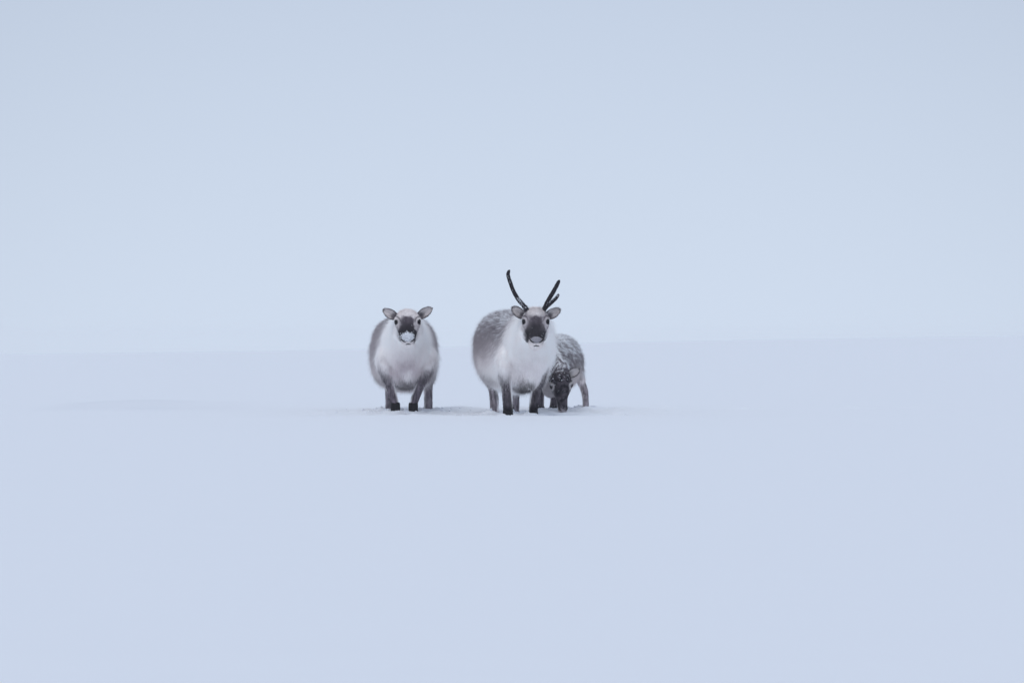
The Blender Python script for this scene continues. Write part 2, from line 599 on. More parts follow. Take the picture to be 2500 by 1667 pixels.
def tube_obj(name, pts, mat, parent, seg=24, n=12, wob=0.0, seed=0):
    def shp(a, t):
        return 1 + wob * (vnoise(np.array([[math.cos(a) * 2, math.sin(a) * 2, t * 14]]), seed)[0] - 0.5)
    v, f = loft(pts, n, seg, up=(0.13, 0.97, 0.2), shape=shp)
    return link(name, mesh_from(name, v, f), parent, mat)

def hoof(parent, x, y, z0, r, lean=(0, 0), top=0.075):
    """cloven hoof, two toes side by side"""
    V, F = [], []
    for sd in (-1, 1):
        rows = [(x + sd * r * .30, y - r * .20, z0 - .07, r * .66, r * 1.05), (x + sd * r * .27, y - r * .15, z0 - .02, r * .70, r * 1.02),
                (x + sd * r * .24 + lean[0] * .5, y - r * .05, z0 + top * .45, r * .78, r * 1.02), (x + sd * r * .22 + lean[0], y + r * .0, z0 + top * .86, r * .78, r * 1.0),
                (x + sd * r * .20 + lean[0], y + r * .03, z0 + top, r * .70, r * .85)]
        v, f = loft(rows, 14, 9, up=(0, 1, 0), expo=2.4)
        k = len(V); V += list(v); F += [tuple(a + k for a in q) for q in f]
    return link('hoof', mesh_from('hoof', V, F), parent, M_HOOF)

def surf(bvh, x, z):
    h = bvh.ray_cast(Vector((x, -3, z)), Vector((0, 1, 0)))
    return (np.array(h[0]), np.array(h[1])) if h[0] is not None else (None, None)

def draped(name, bvh, cx, cz, rx, rz, thick, mat, parent, seed, rag=0.15, n=18):
    """a sheet that lies on the muzzle, thick in the middle and sinking in at its ragged rim"""
    V, F, idx = [], [], {}
    rings = 9
    for i in range(rings + 1):
        rr = i / rings
        for j in range(n if i else 1):
            a = 2 * math.pi * j / n
            k = rr * (1 + rag * (fbm(np.array([[math.cos(a) * 2.2, math.sin(a) * 2.2, seed * 3.1]]), seed, 4)[0] - 0.5) * 2)
            x, z = cx + math.cos(a) * rx * k, cz + math.sin(a) * rz * k
            p, nn = surf(bvh, x, z)
            if p is None:
                return None
            if np.dot(nn, (0, -1, 0)) < 0: nn = -nn
            off = thick * (1 - rr ** 5) * (0.75 + 0.5 * vnoise(np.array([[x * 90, z * 90, seed]]), seed)[0]) - 0.003 * rr ** 6
            idx[i, j] = len(V)
            V.append(p + nn * off)
    for j in range(n):
        F.append((idx[0, 0], idx[1, j], idx[1, (j + 1) % n]))
    for i in range(1, rings):
        for j in range(n):
            F.append((idx[i, j], idx[i + 1, j], idx[i + 1, (j + 1) % n], idx[i, (j + 1) % n]))
    return link(name, mesh_from(name, V, F), parent, mat)

def face_line(name, bvh, pts, r, parent, out=0.002):
    rows = []
    pts = catmull([(a, b) for a, b in pts], 9)
    for i, (x, z) in enumerate(pts):
        p, nn = surf(bvh, x, z)
        if p is None: continue
        if np.dot(nn, (0, -1, 0)) < 0: nn = -nn
        t = i / 8
        rows.append(tuple(p + nn * out) + (r * (0.35 + 0.65 * math.sin(math.pi * min(max(t, .06), .94))),))
    v, f = loft(rows, 8, None, up=(0.1, 1, 0.2))
    return link(name, mesh_from(name, v, f), parent, M_LINE)

# front-view outline of the dark blaze, in tenths of a metre from the point between the eyes
BLAZE = [(-.40, .33), (-.15, .40), (.1, .42), (.38, .36), (.52, .15), (.58, -.1), (.66, -.40), (.82, -.70), (.86, -1.0), (.74, -1.25), (.70, -1.55),
         (.55, -1.62), (.50, -1.3), (-.50, -1.3), (-.55, -1.62), (-.70, -1.55), (-.76, -1.25), (-.88, -1.0), (-.84, -.70), (-.66, -.40), (-.56, -.1), (-.52, .15)]

def build(kind):
    ps = POSE[kind]
    X, Y = ps['loc']
    name = {'pale': 'reindeer', 'antlered': 'reindeer', 'calf': 'reindeer_calf'}[kind]
    root = bpy.data.objects.new(name, None)
    COL.objects.link(root)
    root.empty_display_size = 0.2
    root.location = (X, Y, 0)
    root.rotation_euler = (0, 0, ps['rot'])
    root['category'] = 'reindeer'
    root['group'] = 'reindeer standing in the snow'
    ft = ps['feet']
    if kind == 'pale':
        root['label'] = 'pale reindeer without antlers, snow caked on its nose, standing alone on the left'
        hd = Head((.012, -.50, .752), 33, 1.0, 0, -2)
        torso = [(0, -.13, .46, .06, .08), (0, -.10, .46, .115, .15), (0, -.04, .465, .18, .225), (-.003, .08, .485, .205, .275), (-.008, .28, .505, .240, .310),
                 (-.018, .53, .505, .276, .318), (-.024, .73, .52, .280, .302), (-.028, .88, .545, .252, .265), (-.03, .98, .56, .19, .205), (-.03, 1.04, .57, .09, .1)]
        neck = [(0, .14, .58, .20, .22), (0, -.02, .60, .195, .225), (.003, -.16, .645, .165, .20), (.008, -.30, .705, .125, .150), (.012, -.40, .765, .095, .105), (.012, -.45, .78, .07, .08)]
        legs = [[(-.170, .02, .52, .06, .10), (-.180, -.05, .45, .070, .105), (-.176, -.04, .37, .060, .085), (-.155, -.015, .30, .047, .058), (-.136, .01, .225, .038, .042), (-.118, .0, .165, .035, .038), (-.096, .0, .078, .033, .036), (-.092, .0, .03, .033, .036), (-.092, 0, -.08, .036, .04)],
                [(.172, .02, .52, .06, .10), (.186, -.05, .45, .070, .105), (.180, -.04, .38, .060, .085), (.155, -.015, .31, .048, .058), (.124, .01, .25, .039, .042), (.092, .0, .17, .036, .038), (.062, .0, .078, .033, .036), (.060, .0, .03, .033, .036), (.060, 0, -.08, .036, .04)]]
        hinds = [[(-.16, .62, .48, .10, .15), (-.165, .66, .37, .075, .11), (-.16, .72, .28, .05, .06), (-.155, .74, .22, .037, .044), (-.15, .70, .12, .032, .035), (-.15, .66, -.08, .034, .038)],
                 [(.16, .62, .48, .10, .15), (.185, .66, .37, .075, .11), (.193, .72, .28, .05, .06), (.195, .74, .22, .039, .046), (.196, .70, .12, .036, .037), (.196, .66, -.08, .036, .038)]]
    elif kind == 'antlered':
        root['label'] = 'reindeer with two dark velvet antlers, standing in front of the grazing calf'
        hd = Head((.1185, -.50, .748), 38, 1.0, 0, 0)
        torso = [(.052, -.13, .46, .06, .08), (.05, -.10, .46, .115, .15), (.045, -.04, .465, .18, .225), (.03, .08, .485, .205, .285), (-.005, .28, .512, .232, .325),
                 (-.06, .53, .525, .252, .340), (-.118, .73, .545, .262, .325), (-.155, .88, .58, .244, .285), (-.178, .98, .595, .192, .222), (-.188, 1.04, .595, .10, .11)]
        neck = [(.05, .14, .59, .20, .22), (.065, -.02, .61, .198, .23), (.085, -.16, .65, .172, .21), (.105, -.30, .70, .132, .160), (.118, -.40, .755, .098, .11), (.118, -.45, .77, .07, .08)]
        legs = [[(-.118, .02, .52, .06, .10), (-.128, -.04, .45, .073, .105), (-.126, -.03, .37, .064, .088), (-.118, -.005, .29, .053, .062), (-.112, .01, .22, .045, .047), (-.107, .0, .15, .042, .042), (-.104, .0, .06, .039, .04), (-.105, .0, .0, .037, .04), (-.105, 0, -.08, .038, .042)],
                [(.165, .05, .52, .06, .10), (.170, -.01, .45, .072, .105), (.163, .0, .37, .062, .085), (.148, .03, .29, .05, .06), (.128, .06, .22, .042, .046), (.115, .05, .15, .038, .041), (.104, .05, .06, .034, .036), (.101, .05, .0, .034, .037), (.101, .05, -.08, .036, .04)]]
        hinds = [[(-.25, .60, .48, .10, .15), (-.262, .64, .37, .075, .11), (-.255, .70, .29, .055, .065), (-.237, .72, .22, .041, .048), (-.225, .68, .12, .037, .038), (-.222, .64, -.08, .037, .04)],
                 [(-.06, .66, .48, .10, .15), (-.055, .70, .37, .07, .10), (-.05, .76, .28, .048, .06), (-.048, .78, .22, .037, .044), (-.048, .74, .12, .034, .036), (-.050, .70, -.08, .036, .038)]]
    else:
        root['label'] = 'small dark faced reindeer calf grazing with its head down, snow on its back'
        hd = Head((-.030, -.30, .222), 73, 0.92, 9, -3, .76)
        torso = [(-.125, -.06, .35, .05, .07), (-.12, -.02, .36, .10, .14), (-.11, .05, .38, .14, .195), (-.095, .15, .40, .158, .228), (-.065, .32, .415, .172, .246),
                 (-.03, .50, .425, .180, .245), (0, .64, .445, .165, .215), (.015, .74, .46, .125, .155), (.022, .79, .46, .06, .08)]
        neck = [(-.105, .12, .47, .125, .16), (-.095, .0, .455, .115, .15), (-.075, -.12, .415, .10, .125), (-.05, -.22, .365, .088, .10), (-.035, -.26, .325, .08, .085)]
        legs = [[(-.19, .12, .38, .055, .08), (-.20, .09, .28, .042, .055), (-.205, .06, .18, .030, .034), (-.205, .06, .08, .026, .029), (-.205, .06, .02, .026, .03), (-.205, .06, -.08, .029, .032)],
                [(-.06, .10, .38, .055, .08), (-.075, .06, .28, .042, .055), (-.088, .02, .18, .032, .036), (-.095, .0, .08, .030, .033), (-.098, .0, .02, .034, .036), (-.098, 0, -.08, .036, .038)]]
        hinds = [[(-.05, .50, .40, .08, .12), (-.055, .54, .30, .055, .08), (-.055, .60, .21, .036, .044), (-.05, .58, .12, .028, .03), (-.05, .55, -.08, .029, .032)],
                 [(.085, .58, .44, .085, .11), (.122, .58, .34, .052, .08), (.148, .57, .25, .037, .05), (.178, .54, .17, .033, .040), (.190, .47, .08, .028, .032), (.195, .42, -.08, .029, .032)]]
    parts = [loft(torso, 40, 30, egg={'pale': 0.03, 'antlered': 0.0, 'calf': 0.04}[kind], expo={'pale': 2.6, 'antlered': 2.4, 'calf': 2.1}[kind]), loft(neck, 30, 16), hd.loft()] + hd.extras()
    for lg in legs + hinds:
        parts.append(loft(lg, 18, 18, up=(0, 1, 0)))
    if kind != 'calf':                                     # deep dewlap of the winter coat
        nx0 = neck[2][0]
        parts.append(loft([(nx0, -.10, .66, .13, .12), (nx0, -.135, .58, .172, .125), (nx0, -.135, .50, .178, .11), (nx0 + .004, -.125, .42, .128, .09), (nx0 + .008, -.11, .34, .080, .07), (nx0 + .01, -.09, .27, .05, .05), (nx0 + .01, -.07, .235, .015, .03)], 28, 18, up=(0, 1, 0)))
        parts.append(loft([(nx0, -.10, .50, .12, .13), (nx0 + .01, -.22, .58, .115, .12), (nx0 + .02, -.33, .65, .085, .085)], 24, 10))
    else:                                                  # shaggy throat hanging behind the lowered head
        parts.append(loft([(-.135, .03, .26, .06, .08), (-.135, -.04, .215, .062, .085), (-.115, -.13, .20, .055, .075), (-.08, -.21, .215, .05, .06)], 20, 10))
    tl = torso[-1]
    parts.append(loft([(tl[0], tl[1] - .06, tl[2] + .09, .05), (tl[0], tl[1] + .02, tl[2] + .05, .04), (tl[0], tl[1] + .04, tl[2] - .04, .03), (tl[0], tl[1] + .035, tl[2] - .1, .012)], 12, 8, up=(1, 0, 0)))
    me = fuse('body', parts, 0.0075, 5)
    v, n, t = mesh_arrays(me)
    bvh = BVHTree.FromPolygons([tuple(a) for a in v], [tuple(map(int, a)) for a in t])

    tA, tB = np.array(torso[2][:3]), np.array(torso[-2][:3])
    hx, ez = hd.o[0], hd.o[2] + 0.015
    all_legs = legs + hinds

    def regions(P, N):
        x, a, u = hd.local(P)
        lim = -0.10
        head = sm(lim - .06, lim + .03, a) * (np.hypot(x, u + .03) < .17) * (a < .30)
        if kind != 'calf':
            head = head * sm(-.30, -.36, P[:, 1])
        leg = np.zeros(len(P))
        for lg in all_legs:
            low = [q for q in lg if q[2] < 0.40]
            d = path_dist(P, low)
            leg = np.maximum(leg, (1 - sm(.055, .10, d)) * (1 - sm(.20, .33, P[:, 2])))
        leg = leg * (head < .1)
        tt = ((P - tA) @ (tB - tA)) / ((tB - tA) @ (tB - tA))     # 0 at chest, 1 at rump
        return head, leg, tt

    def coat(P, N, hair=False):
        head, leg, tt = regions(P, N)
        x, a, u = hd.local(P)
        m = len(P)
        streak = fbm(np.stack([P[:, 0] * 55, P[:, 1] * 22, P[:, 2] * 22], 1), 3, 2)
        soft = fbm(P * 7, 8, 3) - 0.5
        if hair:
            soft = soft + RNG.normal(0, .30, m)          # hairs of both colours mingle along every border
        z = P[:, 2] + soft * 0.10
        if kind == 'calf':
            c = np.tile(GREY * 0.68, (m, 1))
            c = lerp(c, CREAM * 0.85, (1 - sm(.26, .44, z)) * sm(.02, .10, tt))      # pale belly
            c = lerp(c, SLATE, .75 * (1 - sm(.04, .20, tt)) * sm(.2, .35, z))          # brown neck
            c = lerp(c, CREAM * .72, .8 * (1 - sm(.24, .34, z)) * (tt < .12) * (P[:, 1] < .12))
            c = lerp(c, DARK * 1.6, .5 * sm(.85, 1.0, tt))
        else:
            c = np.tile(WHITE, (m, 1))
            lat = np.abs((P - tA)[:, 0] - tt * (tB - tA)[0])
            if kind == 'pale':
                g = sm(.03, .36, tt + soft * .25) * sm(.22, .54, z)
                c = lerp(c, GREY * .95, .85 * g)
                c = lerp(c, SLATE * 1.2, .35 * g * sm(.62, .80, z))
                c = lerp(c, CREAM * .8, .45 * sm(.10, .25, tt) * (1 - sm(.3, .5, z)))
            else:
                g = sm(-.02, .36, tt + soft * .3 + .5 * (z - .62)) * sm(.33, .64, z + .06 * sm(.4, 1, tt) + (streak - .5) * .08)
                c = lerp(c, GREY * 0.98, .84 * g)
                c = lerp(c, SLATE * 1.15, .60 * g * sm(.55, .75, z) * (1 - .4 * sm(.3, .9, tt)))
                c = lerp(c, GREY, .35 * sm(.75, 1.0, tt))
            # dusky line low on the flank, pale belly below
            fl = np.exp(-((z - .275 - .05 * sm(.3, .9, tt)) / .035) ** 2) * sm(.12, .25, tt) * sm(.12, .18, lat)
            c = lerp(c, SLATE, .55 * fl)
            # grey throat bib and dark brisket between the forelegs
            cx = neck[1][0]
            front = sm(.10, -.02, P[:, 1])
            bib = np.exp(-((P[:, 0] - cx) / .15) ** 2) * np.exp(-((z - (.36 if kind == 'pale' else .33)) / .13) ** 2) * front * (.55 + .9 * (streak - .2))
            c = lerp(c, GREY * 1.25, np.clip((.85 if kind == 'pale' else .40) * bib, 0, 1))
            v_pale = np.exp(-((P[:, 0] - cx - .02) / (.018 + .16 * np.maximum(z - .20, 0))) ** 2) * np.exp(-((z - .29) / .06) ** 2) * front
            c = lerp(c, WHITE, .85 * v_pale)
            br = np.exp(-((P[:, 0] - cx * .6) / .085) ** 4) * (1 - sm(.20, .305, z)) * (P[:, 1] < .22) * (leg < .6)
            c = lerp(c, DARK * (1.5 if kind == 'pale' else 1.0), (.85 if kind == 'pale' else .95) * br)
        # shoulder blaze running down into the legs
        for i, lg in enumerate(all_legs):
            sd = np.sign(lg[1][0] - (torso[3][0] if i < 2 else torso[5][0]))
            d = path_dist(P, lg)
            if i < 2 and kind != 'calf':
                d2 = path_dist(P * np.array((1, 0, 1.0)), [(q_[0] + sd * .012 * (q_[2] > .25), 0, q_[2]) for q_ in lg])
                d = np.where(P[:, 1] < .16, np.maximum(d2, .55 * d), d)
            outer = sm(-.5, .35, N[:, 0] * sd - N[:, 1] * .9)
            top = ((0.53 if kind == 'pale' else .49) if i < 2 else 0.34) if kind != 'calf' else .33
            nar = .030 * sm(.15, .30, z)
            k = (1 - sm(.055 - nar, .088 - nar * .9, d + soft * .03)) * (1 - .9 * sm(top - .20, top, z)) * (.12 + .88 * outer)
            base = SLATE * (1.2 if kind == 'pale' else .72) if i < 2 else GREY * .62
            c = lerp(c, base, np.clip(k * .95, 0, 1))
            k2 = (1 - sm(.05, .085, d)) * (1 - sm(.16, .30, z)) * (.35 + .65 * outer)
            c = lerp(c, DARK * ((1.8 if kind == 'pale' else 1.0) if i < 2 else 2.4), np.clip(k2 * (.70 if i < 2 else .5), 0, 1))
            if kind == 'antlered' and i < 2:
                c = lerp(c, BLACK, (1 - sm(.055, .08, d)) * (1 - sm(.06, .15, z)) * .95)
        # ---- head
        if kind != 'calf':
            p = (P[:, 0] - hx) / .1
            q = (P[:, 2] - ez) / .1
            wob = (fbm(P * 45, 21, 2) - .5)
            hc = np.tile(CREAM * .82, (m, 1))
            brow = sm(.05, .45, q) if kind == 'pale' else sm(.28, .62, q - .25 * np.exp(-(p / .25) ** 2) * -1)
            hc = lerp(hc, CREAM * (.90 if kind == 'pale' else .80), brow)
            if kind == 'antlered':
                hc = lerp(hc, SLATE * 1.1, .75 * np.exp(-((q - .28 - .12 * np.abs(p)) / .17) ** 2) * (np.abs(p) < 1.05))
                hc = lerp(hc, SLATE, .75 * sm(.62, .78, np.abs(p)) * np.exp(-((q - .65) / .35) ** 2))
            else:
                lin = np.exp(-((np.abs(p) - (1.02 - .45 * (q - .5))) / .05) ** 2) * sm(.3, .5, q) * (1 - sm(1.0, 1.2, q))
                hc = lerp(hc, DARK, .85 * lin)
            # brown sides of the bridge
            hc = lerp(hc, GREY * .8, (.55 if kind == 'pale' else .95) * np.exp(-((np.abs(p) - .68) / .20) ** 2) * np.exp(-((q + .05) / .40) ** 2))
            ro = RNG.normal(0, 1, (9, 2))
            bp_, bq_ = (p * 1.10, q) if kind == 'pale' else (p, q + .12 * sm(-.3, .2, q))
            blz = np.mean([poly_in(bp_ + wob * .20 + a_ * .05, bq_ + wob * .4 + b_ * .06, BLAZE) for a_, b_ in ro], axis=0)
            blz2 = np.mean([poly_in((bp_ + wob * .22) * .88 + a_ * .09, (bq_ + wob * .4 + .6) * .90 - .6 + b_ * .09, BLAZE) for a_, b_ in ro], axis=0)
            hc = lerp(hc, DARK * 2.2, blz2 * .75)
            tone = DARK * 1.35 * sm(-.45, .25, q)[:, None] + BLACK * 1.3 * (1 - sm(-.45, .25, q))[:, None]
            hc = hc * (1 - blz[:, None] * .93) + tone * blz[:, None] * .93
            hc = lerp(hc, SLATE, .45 * np.exp(-((p - .05) / .12) ** 2) * sm(-.25, .1, q) * blz)
            # pale muzzle and chin
            hc = lerp(hc, CREAM, .85 * sm(-1.60, -1.80, q + .25 * np.abs(p)) * (np.abs(p) < .72))
            hc = lerp(hc, WHITE, sm(.88, 1.1, np.abs(p)) * sm(-.5, -.9, q))
            # rings round the eyes
            for sd in (-1, 1):
                de = np.hypot((p - sd * .965) / .9, (q - .0) / 1.15)
                hc = lerp(hc, GREY * .9, .6 * np.exp(-(de / .5) ** 2) * (1 if kind == 'antlered' else .5))
                hc = lerp(hc, CREAM * .75, .50 * np.exp(-((de - .26) / .045) ** 2))
                hc = lerp(hc, DARK, .85 * np.exp(-((de - .41 - wob * .1) / .045) ** 2) * sm(-.05, .12, q))
                hc = lerp(hc, BLACK, 1 - sm(.17, .215, de))
                hc = lerp(hc, SLATE * .8, .75 * np.exp(-((p - sd * (1.0 + wob * .3)) / .07) ** 2) * np.exp(-((q + .52) / .17) ** 2))
                hc = lerp(hc, SLATE, .5 * np.exp(-((p - sd * .86) / .06) ** 2) * np.exp(-((q + .40 + wob * .3) / .12) ** 2))
            hc = hc * (.72 + .56 * fbm(P * 130, 33, 2))[:, None]
            back = sm(.02, -.10, a) * (u < .04)
            hc = lerp(hc, WHITE * .97, np.clip(back, 0, 1))
        else:
            wob = (fbm(P * 40, 21, 2) - .5)
            hc = lerp(np.tile(BLACK * 1.6, (m, 1)), SLATE * .95, np.clip(.32 + wob * 1.8, 0, 1))
            under = sm(.0, -.05, u + wob * .03)
            hc = lerp(hc, CREAM * .8, under * .8)
            hc = lerp(hc, DARK * 1.8, .5 * sm(-.06, -.14, a))
            for sd in (-1, 1):
                de = np.hypot((a - .005) / .040, (x - sd * .097) / .035)
                de = np.hypot(de, (u - .02) / .05)
                hc = lerp(hc, CREAM * .85, .85 * np.exp(-((de - .85) / .20) ** 2))
                hc = lerp(hc, BLACK * .6, 1 - sm(.45, .60, de))
            hc = lerp(hc, GREY * 1.2, .75 * sm(.212, .232, a + wob * .04))
            hc = lerp(hc, SLATE * .7, .5 * np.exp(-((a - .12) / .05) ** 2) * sm(.03, .06, np.abs(x)))
            cheek = sm(.055, .085, np.abs(x)) * np.exp(-((a - .10) / .06) ** 2)
            hc = lerp(hc, CREAM * .8, .6 * cheek)
        c = lerp(c, hc, head)
        # combed streaks
        fine = fbm(np.stack([P[:, 0] * 120, P[:, 1] * 60, P[:, 2] * 22], 1), 61, 2)
        lum = np.clip(c.mean(1) / .95, 0, 1)
        c = c * (1 + (.62 - .44 * lum) * (streak - .5) + .02)[:, None]
        c = c * (1 + leg * np.clip((fine - .42) * 2.4, -.6, 1.3))[:, None]
        # snow caught in the coat where it faces the sky
        upn = N[:, 2]
        fz = fbm(np.stack([P[:, 0] * 75, P[:, 1] * 45, P[:, 2] * 60], 1), 40, 3)
        if kind == 'calf':
            s = sm(-.15, .35, upn) * (head < .3) * sm(.24, .36, P[:, 2])
            s = s * (1 - .45 * np.exp(-((tt - .10) / .10) ** 2) * (upn < .75))
            th = .685 - .25 * s
            c = lerp(c, SNOWC * .95, .9 * sm(th, th + .07, fz) * (s > .02))
        elif kind == 'antlered':
            s = sm(.15, .75, upn) * sm(.05, .3, tt) * (head < .3) * sm(.5, .62, P[:, 2])
            th = .66 - .22 * s
            c = lerp(c, SNOWC, .75 * sm(th, th + .06, fz) * (s > .02))
        else:
            s = sm(.3, .8, upn) * sm(.1, .3, tt) * (head < .3)
            th = .72 - .16 * s
            c = lerp(c, SNOWC, .6 * sm(th, th + .06, fz) * (s > .02))
        return np.clip(c, 0.004, 0.985)

    set_coat(me, coat(v, n))
    link('body', me, root, M_BODY)

    # ---- fur
    def dens(P, N):
        head, leg, tt = regions(P, N)
        return 1.0 + 3.2 * head + 0.6 * leg
    cnt = 150000 if kind != 'calf' else 95000
    P, N = scatter(me, cnt, dens)
    keep = P[:, 2] > (.072 + RNG.normal(0, .014, len(P)) if kind == 'pale' else -.02)
    if kind == 'pale':
        keep |= (P[:, 1] > .3) & (P[:, 2] > -.02)
    P, N = P[keep], N[keep]
    # keep hair off the eyeballs
    for sd in (-1, 1):
        d = np.linalg.norm(P - hd.at(sd * .0955, .004, .028), axis=1)
        k = d > .0200 * hd.k
        P, N = P[k], N[k]
    head, leg, tt = regions(P, N)
    x, a, u = hd.local(P)
    m = len(P)
    big = 1.0 if kind != 'calf' else .72
    L = np.full(m, .040) * big
    chest = (1 - sm(.0, .22, tt)) * sm(.25, .35, P[:, 2]) * (head < .3)
    L = L * (1 + .20 * chest)
    brisk = (1 - sm(.18, .30, P[:, 2])) * (leg < .3)
    L = L * (1 - .15 * brisk) * (1 - .45 * (1 - sm(.36, .52, P[:, 2])) * (P[:, 1] < .15))
    L = L * (1 - leg) + .016 * big * leg
    L = L * (1 - head) + head * (.012 + .010 * sm(-.02, -.10, a))
    L = L * RNG.uniform(.6, 1.25, m)
    flow = np.tile(np.array((0, .75, -.55)), (m, 1))
    flow[:, 1] = .85 * sm(-.05, .3, tt) + .15
    flow[:, 2] = -.35 - .75 * (1 - sm(-.05, .3, tt)) - .25 * (N[:, 2] < .2)
    flow = flow * (1 - leg[:, None]) + np.array((0, .1, -1.0)) * leg[:, None]
    hf = -hd.F[None] * 1.0 + hd.X[None] * (x * 5)[:, None] - hd.U[None] * .2
    flow = flow * (1 - head[:, None]) + hf * head[:, None]
    lift = .25 * (1 - head) * (1 - leg) + .18 * leg + .20 * head
    droop = .30 * (1 - head) * (1 - leg) + .1 * leg
    rad = np.full(m, .00085) * (1 - .40 * head)
    gh = (RNG.random(m) < .16) & (head < .3)
    L = np.where(gh, L * 1.45, L)
    lift = np.where(gh, lift + .22 * (1 - leg), lift)
    rad = np.where(gh, rad * .55, rad)
    col = coat(P, N, True)
    var = 1 + RNG.uniform(-.20, .16, (m, 1)) * (1 - .65 * np.clip(col.mean(1, keepdims=True), 0, 1))
    tipc = np.clip(col * 1.12 + .003, 0, .985)
    hair_object('fur', P, N, L, flow, lift, droop, np.clip(col * var, 0.004, .985), rad, root, K=5, jitter=.11, tip=np.clip(tipc * var, 0, .985))

    # ---- eyes
    for sd in (-1, 1):
        c = hd.at(sd * .0955, .004, .028)
        bm = bmesh.new()
        bmesh.ops.create_uvsphere(bm, u_segments=20, v_segments=14, radius=.0170 * hd.k)
        em = bpy.data.meshes.new('eye'); bm.to_mesh(em); bm.free()
        em.polygons.foreach_set('use_smooth', np.ones(len(em.polygons), bool))
        eo = link('eye', em, root, M_EYE)
        eo.location = c
        eo.scale = (.82, .95, 1.12)

    # ---- ears
    if kind == 'pale':
        ear(root, hd, hd.at(-.100, -.085, .020), (-.188, -.40, .872), .039, (-.1, -1, .1), .024, GREY * 1.1, CREAM * .98, DARK, SLATE * .9)
        ear(root, hd, hd.at(.100, -.085, .020), (.212, -.40, .885), .039, (.1, -1, .1), .024, GREY * 1.1, CREAM * .98, DARK, SLATE * .9)
    elif kind == 'antlered':
        ear(root, hd, hd.at(-.098, -.080, .015), (-.066, -.40, .880), .039, (-.1, -1, .1), .024, GREY * .8, CREAM * .85, DARK * 1.3, SLATE * .8)
        ear(root, hd, hd.at(.098, -.080, .015), (.312, -.40, .865), .039, (.1, -1, .1), .024, GREY * .8, CREAM * .85, DARK * 1.3, SLATE * .8)
    else:
        ear(root, hd, hd.at(.088, -.105, .005), (.128, -.245, .368), .041, (.25, -1, -.35), .020, BLACK * 2, CREAM * .9, BLACK * 1.5, CREAM * .6)
        ear(root, hd, hd.at(-.088, -.105, .005), (-.185, -.20, .345), .034, (-.3, -1, -.2), .020, BLACK * 2, CREAM * .7, BLACK * 1.5, SLATE)

    # ---- muzzle
    if kind != 'calf':
        px = lambda p_: hx + p_ * .1
        qz = lambda q_: ez + q_ * .1
        if kind == 'pale':
            draped('nose', bvh, px(-.02), qz(-1.36), .040, .026, .002, M_NOSE, root, 3, .1)
            s_ = draped('muzzle_snow', bvh, px(-.02), qz(-1.22), .058, .037, .008, M_MUZZLE, root, 5, .42, 60)
            sp = []
            for _ in range(420):
                a_, r_ = random.uniform(0, 6.283), math.sqrt(random.random()) * (1.0 if random.random() < .85 else 1.25)
                q_, n_ = surf(bvh, px(-.02) + math.cos(a_) * .058 * r_, qz(-1.22) + math.sin(a_) * .039 * r_)
                if q_ is not None:
                    sp.append(q_ + (n_ if n_[1] < 0 else -n_) * .010 * max(.3, 1 - r_ ** 3))
            crumbs('snow_flecks', np.array(sp), RNG.uniform(.0015, .0055, len(sp)), root, M_FLECK)
            nl, nr = [(-.46, -1.36), (-.33, -1.54), (-.14, -1.62)], [(.55, -1.26), (.46, -1.46), (.20, -1.62)]
            mo = [(-.16, -1.83), (.03, -1.80), (.24, -1.81)]
            o_ = .012
        else:
            draped('nose', bvh, px(.03), qz(-1.43), .047, .028, .010, M_NOSE, root, 4, .08)
            nl, nr = [(-.43, -1.34), (-.36, -1.52), (-.12, -1.67)], [(.50, -1.34), (.43, -1.52), (.22, -1.67)]
            mo = [(-.17, -1.90), (.03, -1.87), (.25, -1.90)]
            o_ = .008
        face_line('nostril', bvh, [(px(p_), qz(q_)) for p_, q_ in nl], .0050, root, o_)
        face_line('nostril', bvh, [(px(p_), qz(q_)) for p_, q_ in nr], .0050, root, o_)
        face_line('mouth', bvh, [(px(p_), qz(q_)) for p_, q_ in mo], .0042, root, .003)
    else:
        nb = hd.at(0, .235, -.02)
        draped('nose', bvh, nb[0], nb[2] + .004, .034, .020, .006, M_NOSE, root, 6, .1)
        for sd in (-1, 1):
            q1, q2, q3 = hd.at(sd * .034, .215, 0), hd.at(sd * .030, .228, 0), hd.at(sd * .016, .238, 0)
            face_line('nostril', bvh, [(q1[0], q1[2] + .01), (q2[0], q2[2] + .006), (q3[0], q3[2] + .006)], .005, root, .006)

    # ---- hooves
    tops = {'pale': (.086, .084), 'antlered': (.045, .03), 'calf': (.03, .04)}[kind]
    for i, (fx, fy) in enumerate(ft):
        r = {'pale': .040, 'antlered': .041, 'calf': .033}[kind]
        tp = tops[i] if i < 2 else -.018
        hoof(root, fx, fy, 0.0, r if i < 2 else r * .9, (0, 0), tp)

    # ---- antlers
    def fuzz(obj, cnt):
        P, N = scatter(obj.data, cnt)
        L = RNG.uniform(.004, .008, cnt)
        c = np.array(DARK * .55)[None] * RNG.uniform(.5, 1.4, (cnt, 1))
        hair_object('velvet', P, N, L, np.tile(np.array((0, 0, 1.0)), (cnt, 1)), np.full(cnt, .5), np.zeros(cnt), c, np.full(cnt, .0007), obj, K=3, jitter=.2)
